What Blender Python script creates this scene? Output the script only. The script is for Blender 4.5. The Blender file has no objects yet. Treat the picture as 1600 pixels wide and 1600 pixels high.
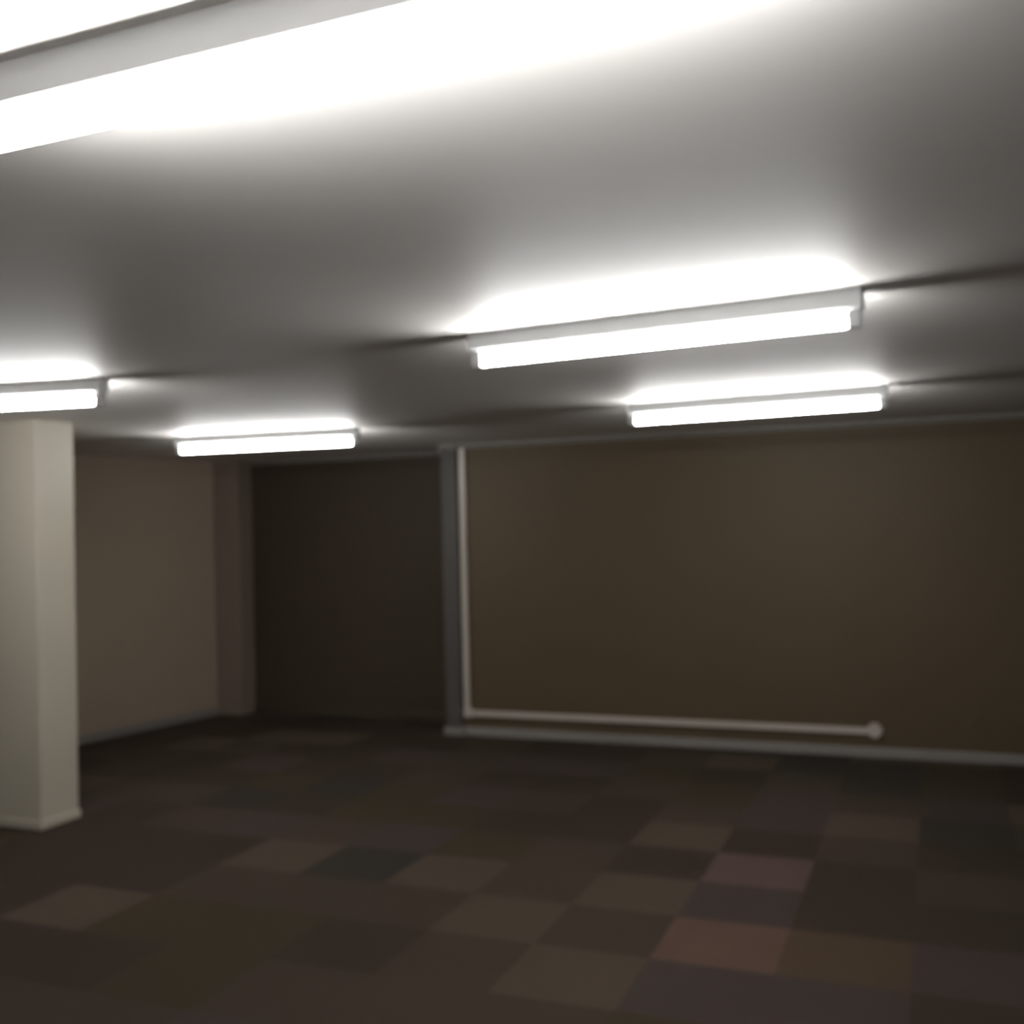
import bpy, bmesh, math, random
from mathutils import Vector, Matrix

C = bpy.context.scene.collection
H = 2.363            # ceiling height
EYE = 1.65

# ------------------------------------------------------------------ camera
YAW = math.radians(21.696)
PITCH = math.radians(1.0223)
ROLL = math.radians(-1.3440)
cam = bpy.data.cameras.new('camera')
cam.sensor_width = 36.0
cam.lens = 36.0 * 1664.0 / 1600.0
cam.clip_start = 0.02
cam.dof.use_dof = True            # the phone lens is softly out of focus everywhere
cam.dof.focus_distance = 1.0
cam.dof.aperture_fstop = 4.6
cam_o = bpy.data.objects.new('camera', cam)
C.objects.link(cam_o)
fw = Vector((-math.sin(YAW) * math.cos(PITCH), math.cos(YAW) * math.cos(PITCH), math.sin(PITCH)))
rt0 = Vector((math.cos(YAW), math.sin(YAW), 0))
up0 = rt0.cross(fw)
rt = rt0 * math.cos(ROLL) + up0 * math.sin(ROLL)
up = up0 * math.cos(ROLL) - rt0 * math.sin(ROLL)
m = Matrix((rt, up, -fw)).transposed().to_4x4()
m.translation = Vector((0, 0, EYE))
cam_o.matrix_world = m
bpy.context.scene.camera = cam_o

# ------------------------------------------------------------------ world, exposure
w = bpy.data.worlds.new('world')
w.use_nodes = True
w.node_tree.nodes['Background'].inputs[0].default_value = (0.010, 0.010, 0.011, 1)
w.node_tree.nodes['Background'].inputs[1].default_value = 1.0
bpy.context.scene.world = w
vs = bpy.context.scene.view_settings
vs.view_transform = 'Standard'
vs.look = 'None'
vs.gamma = 1.0
vs.use_curve_mapping = False
vs.exposure = 0.0
TUBE_STRENGTH = 98.0
TUBE_COLOR = (0.985, 0.99, 0.97, 1)


# ------------------------------------------------------------------ materials
def mat(name, color, rough=0.6, noise=0.0, scale=8.0, bump=0.0, bscale=200.0, spec=0.4, color2=None):
    mt = bpy.data.materials.new(name)
    mt.use_nodes = True
    nt = mt.node_tree
    b = nt.nodes['Principled BSDF']
    b.inputs['Roughness'].default_value = rough
    b.inputs['Specular IOR Level'].default_value = spec
    b.inputs['Base Color'].default_value = (*color, 1)
    tc = nt.nodes.new('ShaderNodeTexCoord')
    if noise > 0:
        n = nt.nodes.new('ShaderNodeTexNoise')
        n.inputs['Scale'].default_value = scale
        n.inputs['Detail'].default_value = 4
        nt.links.new(tc.outputs['Object'], n.inputs['Vector'])
        mx = nt.nodes.new('ShaderNodeMix')
        mx.data_type = 'RGBA'
        c2 = color2 or tuple(c * (1 - noise) for c in color)
        mx.inputs['A'].default_value = (*color, 1)
        mx.inputs['B'].default_value = (*c2, 1)
        nt.links.new(n.outputs['Fac'], mx.inputs['Factor'])
        nt.links.new(mx.outputs['Result'], b.inputs['Base Color'])
    if bump > 0:
        n2 = nt.nodes.new('ShaderNodeTexNoise')
        n2.inputs['Scale'].default_value = bscale
        n2.inputs['Detail'].default_value = 3
        nt.links.new(tc.outputs['Object'], n2.inputs['Vector'])
        bp = nt.nodes.new('ShaderNodeBump')
        bp.inputs['Strength'].default_value = bump
        bp.inputs['Distance'].default_value = 0.004
        nt.links.new(n2.outputs['Fac'], bp.inputs['Height'])
        nt.links.new(bp.outputs['Normal'], b.inputs['Normal'])
    return mt


M_ceiling = mat('ceiling_paint', (0.88, 0.845, 0.825), 0.6, 0.03, 1.5, 0.03, 60, 1.0)
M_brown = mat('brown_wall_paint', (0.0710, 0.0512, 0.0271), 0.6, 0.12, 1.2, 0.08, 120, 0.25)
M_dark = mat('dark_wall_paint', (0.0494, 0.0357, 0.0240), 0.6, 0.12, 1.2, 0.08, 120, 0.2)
M_cream = mat('cream_wall_paint', (0.2900, 0.2297, 0.1720), 0.6, 0.06, 1.5, 0.08, 120, 0.3)
M_column = mat('column_paint', (0.5019, 0.4615, 0.3805), 0.5, 0.06, 2.0, 0.06, 120, 0.35)
M_pier = mat('grey_pier_paint', (0.0615, 0.0562, 0.0508), 0.6, 0.08, 2.0, 0.05, 120, 0.25)
M_stub = mat('shaded_cream_paint', (0.1684, 0.1308, 0.1018), 0.6, 0.06, 1.5, 0.05, 120, 0.25)  # cream wall paint with shade put into its colour, offsetting lamplight on the stub
M_trim = mat('trim_paint', (0.1768, 0.1607, 0.1487), 0.45, 0.06, 4.0)
M_plastic = mat('white_plastic', (0.4062, 0.3605, 0.3198), 0.35, 0.04, 10.0)
M_housing = mat('white_enamel', (0.74, 0.75, 0.75), 0.4, 0.03, 6.0)
M_holder = mat('lamp_holder_plastic', (0.62, 0.62, 0.62), 0.4, 0.03, 20.0)

M_tube = bpy.data.materials.new('lit_tube')
M_tube.use_nodes = True
_nt = M_tube.node_tree
_nt.nodes.remove(_nt.nodes['Principled BSDF'])
_e = _nt.nodes.new('ShaderNodeEmission')
_e.inputs[0].default_value = TUBE_COLOR
_e.inputs[1].default_value = TUBE_STRENGTH
_nt.links.new(_e.outputs[0], _nt.nodes['Material Output'].inputs[0])


# ------------------------------------------------------------------ mesh helpers
def obj(name, bm, material, parent=None, smooth=False):
    me = bpy.data.meshes.new(name)
    bmesh.ops.recalc_face_normals(bm, faces=bm.faces)
    bm.to_mesh(me)
    bm.free()
    for x in (material if isinstance(material, list) else [material]):
        me.materials.append(x)
    if smooth:
        for p in me.polygons:
            p.use_smooth = True
    o = bpy.data.objects.new(name, me)
    C.objects.link(o)
    if parent is not None:
        o.parent = parent
    return o


def struct(name, bm, material):
    o = obj(name, bm, material)
    o['kind'] = 'structure'
    return o


def add_prism(bm, pts, z0, z1):
    lo = [bm.verts.new((x, y, z0)) for x, y in pts]
    hi = [bm.verts.new((x, y, z1)) for x, y in pts]
    bm.faces.new(lo)
    bm.faces.new(hi)
    k = len(pts)
    for i in range(k):
        bm.faces.new((lo[i], lo[(i + 1) % k], hi[(i + 1) % k], hi[i]))


def box(x0, x1, y0, y1, z0, z1, bevel=0.0):
    bm = bmesh.new()
    add_prism(bm, [(x0, y0), (x1, y0), (x1, y1), (x0, y1)], z0, z1)
    if bevel:
        bmesh.ops.bevel(bm, geom=bm.edges[:], offset=bevel, segments=2, affect='EDGES', profile=0.6)
    return bm


def profile_x(prof, x0, x1):
    """extrude a closed (y, z) profile along x"""
    bm = bmesh.new()
    a = [bm.verts.new((x0, y, z)) for y, z in prof]
    b = [bm.verts.new((x1, y, z)) for y, z in prof]
    bm.faces.new(a)
    bm.faces.new(b)
    k = len(prof)
    for i in range(k):
        bm.faces.new((a[i], a[(i + 1) % k], b[(i + 1) % k], b[i]))
    return bm


def thing(name, label, cat, loc, rz=0.0, group=None):
    o = bpy.data.objects.new(name, None)
    C.objects.link(o)
    o.location = loc
    o.rotation_euler = (0, 0, rz)
    o.empty_display_size = 0.1
    o['label'] = label
    o['category'] = cat
    if group:
        o['group'] = group
    return o


# ------------------------------------------------------------------ the room
MAIN_V = 7.932        # front wall of brown paint
REC_V = 8.463         # the dark wall set further back
PIER_U = -3.765
LEFT_ANG = math.radians(81.36)
ldir = Vector((math.cos(LEFT_ANG), math.sin(LEFT_ANG)))
L0P = Vector((-6.262, REC_V))             # corner of left wall and recessed wall


def left_at(v):
    return L0P.x + (v - L0P.y) / ldir.y * ldir.x


BACK_V, RIGHT_U = -2.2, 4.4

# carpet tiles: one floor mesh, every tile a face with its own dye lot
T = 0.470
U0, V0 = -1.07, 4.0
cols = [
    (0.0389, 0.0278, 0.0196),   # 0 dark brown
    (0.0496, 0.0363, 0.0255),   # 1 mid brown
    (0.0684, 0.0502, 0.0363),   # 2 pale taupe
    (0.0436, 0.0332, 0.0196),   # 3 olive
    (0.0507, 0.0374, 0.0324),   # 4 violet grey
    (0.094, 0.056, 0.043),   # 5 brick red
    (0.086, 0.0554, 0.0493),   # 6 dusty pink
    (0.0660, 0.0439, 0.0275),   # 7 tan brown
    (0.0342, 0.0278, 0.0216),   # 8 charcoal
]
mats = [mat('carpet_tile', c, 0.95, 0.35, 90.0, 0.5, 420.0, 0.1) for c in cols]
fixed = {(0, 0): 5, (0, 1): 4, (0, 2): 6, (0, 3): 0, (0, 4): 4, (0, -1): 4,
         (-1, 1): 2, (-1, 2): 0, (-1, 0): 1, (-1, 3): 2, (-1, -1): 2,
         (-2, 1): 1, (-2, 2): 1, (-2, 0): 2, (-2, 3): 0, (-2, -1): 1,
         (1, 0): 7, (1, 1): 0, (1, 2): 0, (1, -1): 4, (1, -2): 7,
         (-3, 1): 2, (-3, 2): 3, (-3, 0): 1,
         (-4, 3): 3, (-5, 3): 3, (-4, 4): 4, (-4, 2): 4, (-6, 4): 8, (-7, 3): 8}
rnd = random.Random(11)
bm = bmesh.new()
vcache = {}


def fv(i, j):
    if (i, j) not in vcache:
        vcache[(i, j)] = bm.verts.new((U0 + i * T, V0 + j * T, 0))
    return vcache[(i, j)]


for i in range(-16, 13):
    for j in range(-15, 12):
        f = bm.faces.new((fv(i, j), fv(i + 1, j), fv(i + 1, j + 1), fv(i, j + 1)))
        k = rnd.choice([0, 0, 1, 1, 2, 0, 3, 4, 8, 0, 1])
        f.material_index = fixed.get((i, j), k)
ext = bmesh.ops.extrude_face_region(bm, geom=bm.faces[:])
bmesh.ops.translate(bm, vec=(0, 0, -0.05), verts=[g for g in ext['geom'] if isinstance(g, bmesh.types.BMVert)])
struct('floor', bm, mats)

struct('ceiling', box(-8.6, 4.7, BACK_V - 0.2, 8.9, H, H + 0.15), M_ceiling)
struct('wall_back', box(PIER_U + 0.002, RIGHT_U + 0.2, MAIN_V, 8.75, 0, H), M_brown)
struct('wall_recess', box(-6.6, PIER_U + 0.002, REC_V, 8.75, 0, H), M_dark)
nrm = Vector((-ldir.y, ldir.x)) * 0.2
pa = Vector((left_at(BACK_V), BACK_V))
pb = L0P + ldir * 0.2
bm = bmesh.new()
add_prism(bm, [pa, pb, pb + nrm, pa + nrm], 0, H)
struct('wall_left', bm, M_cream)
struct('wall_right', box(RIGHT_U, RIGHT_U + 0.2, BACK_V, MAIN_V, 0, H), M_brown)
struct('wall_front', box(left_at(BACK_V) - 0.2, RIGHT_U + 0.2, BACK_V - 0.2, BACK_V, 0, H), M_cream)
# stub of cream wall in the far left corner, standing proud of the dark wall
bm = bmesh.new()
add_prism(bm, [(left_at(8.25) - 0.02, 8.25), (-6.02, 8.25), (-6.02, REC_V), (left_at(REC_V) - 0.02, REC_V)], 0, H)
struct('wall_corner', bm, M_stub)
# grey pier at the left end of the brown wall
struct('wall_pier', box(PIER_U, -3.625, MAIN_V - 0.03, MAIN_V + 0.05, 0, H, 0.006), M_pier)

# skirting
SK = 0.066


def skirt_prof(y):
    return [(y, 0), (y - 0.018, 0), (y - 0.018, SK - 0.012), (y - 0.008, SK), (y, SK)]


struct('baseboard_back', profile_x(skirt_prof(MAIN_V), -3.625, RIGHT_U), M_trim)
struct('baseboard_pier', box(PIER_U - 0.016, -3.61, MAIN_V - 0.048, MAIN_V + 0.02, 0, SK, 0.004), M_trim)
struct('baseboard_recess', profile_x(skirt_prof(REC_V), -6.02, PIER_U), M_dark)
n_in = Vector((ldir.y, -ldir.x)) * 0.018
bm = bmesh.new()
q = Vector((left_at(8.25), 8.25))
add_prism(bm, [pa, q, q + n_in, pa + n_in], 0, SK)
struct('baseboard_left', bm, M_trim)


# cornice
def corn_prof(y):
    return [(y, H), (y - 0.03, H), (y - 0.03, H - 0.012), (y - 0.012, H - 0.03), (y, H - 0.03)]


struct('trim_1', profile_x(corn_prof(MAIN_V), -3.625, RIGHT_U), M_trim)
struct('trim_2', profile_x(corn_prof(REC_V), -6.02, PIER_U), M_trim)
struct('trim_3', profile_x(corn_prof(MAIN_V - 0.03), PIER_U - 0.01, -3.615), M_trim)

# ------------------------------------------------------------------ column
col = thing('column', 'square cream painted column standing at the left edge of the carpet', 'column', (-5.05, 4.83, 0))
col['kind'] = 'structure'
obj('shaft', box(-0.26, 0.24, -0.145, 0.145, 0, H, 0.012), M_column, col)
bm = box(-0.268, 0.248, -0.153, 0.153, 0, 0.05, 0.006)
obj('base_trim', bm, M_column, col)

# ------------------------------------------------------------------ surface cable trunking on the brown wall
tr = thing('cable_trunking', 'white plastic cable trunking running down the pier and along the foot of the brown wall',
           'cable trunking', (-3.578, MAIN_V - 0.002, 0))
TW, TD = 0.045, 0.028
obj('vertical_run', box(-TW / 2, TW / 2, -TD, 0, 0.225, H - 0.03, 0.004), M_plastic, tr)
obj('elbow', box(-TW / 2 - 0.006, TW / 2 + 0.022, -TD - 0.005, 0, 0.148, 0.228, 0.006), M_plastic, tr)
obj('horizontal_run', box(TW / 2 + 0.015, 3.10, -TD, 0, 0.160, 0.160 + TW, 0.004), M_plastic, tr)
jb = bmesh.new()
bmesh.ops.create_cone(jb, cap_ends=True, segments=40, radius1=0.052, radius2=0.048, depth=0.045)
bmesh.ops.rotate(jb, verts=jb.verts[:], cent=(0, 0, 0), matrix=Matrix.Rotation(math.radians(90), 3, 'X'))
bmesh.ops.translate(jb, verts=jb.verts[:], vec=(3.136, -0.0225, 0.188))
obj('junction_box', jb, M_plastic, tr)

# ------------------------------------------------------------------ fluorescent battens
TUBE_R = 0.016
TUBE_Z = -0.100


def tube_mesh(h):
    bt = bmesh.new()
    N = 28
    rings = []
    for x, r in [(-h - 0.001, TUBE_R * 0.8), (-h + 0.010, TUBE_R), (h - 0.010, TUBE_R), (h + 0.001, TUBE_R * 0.8)]:
        rings.append([bt.verts.new((x, r * math.cos(2 * math.pi * k / N), TUBE_Z + r * math.sin(2 * math.pi * k / N))) for k in range(N)])
    for r0, r1 in zip(rings, rings[1:]):
        for k in range(N):
            bt.faces.new((r0[k], r0[(k + 1) % N], r1[(k + 1) % N], r1[k]))
    bt.faces.new(rings[0])
    bt.faces.new(rings[-1])
    return bt


def make_light(label, a, b):
    a, b = Vector(a), Vector(b)
    mid = (a + b) / 2
    L = (b - a).length
    t = thing('fluorescent_light', label, 'ceiling light', (mid.x, mid.y, H), math.atan2(b.y - a.y, b.x - a.x),
              'fluorescent batten lights on the ceiling')
    h = L / 2
    prof = [(-0.032, 0), (-0.032, -0.058), (-0.026, -0.064), (0.026, -0.064), (0.032, -0.058), (0.032, 0)]
    obj('housing', profile_x(prof, -h - 0.045, h + 0.045), M_housing, t)
    obj('tube', tube_mesh(h), M_tube, t, smooth=True)
    for s in (-1, 1):
        x0, x1 = sorted((s * (h + 0.001), s * (h + 0.040)))
        obj('lamp_holder', box(x0, x1, -0.018, 0.018, TUBE_Z - 0.020, -0.062, 0.005), M_holder, t)
    return t


make_light('largest nearest fluorescent batten, crossing the top left of the ceiling', (-1.34, 1.216), (-0.07, 1.187))
make_light('larger, upper one of the two lit fluorescent battens at right on the ceiling', (-1.501, 3.527), (-0.233, 3.407))
make_light('lower fluorescent batten at right, the one closest to the brown wall', (-1.58, 5.935), (-0.26, 5.846))
make_light('fluorescent batten in front of the dark recessed wall', (-4.858, 6.034), (-3.585, 6.169))
make_light('fluorescent batten in front of the top of the cream column', (-4.655, 3.44), (-3.412, 3.665))
make_light('fluorescent batten further along the row of the nearest one, beyond the right of the view', (1.95, 1.20), (3.22, 1.17))
make_light('added fluorescent batten overhead behind the viewer, unseen, brightening the near ceiling', (-1.28, -1.09), (-0.01, -1.12))  # added out of view to brighten the ceiling near the viewer
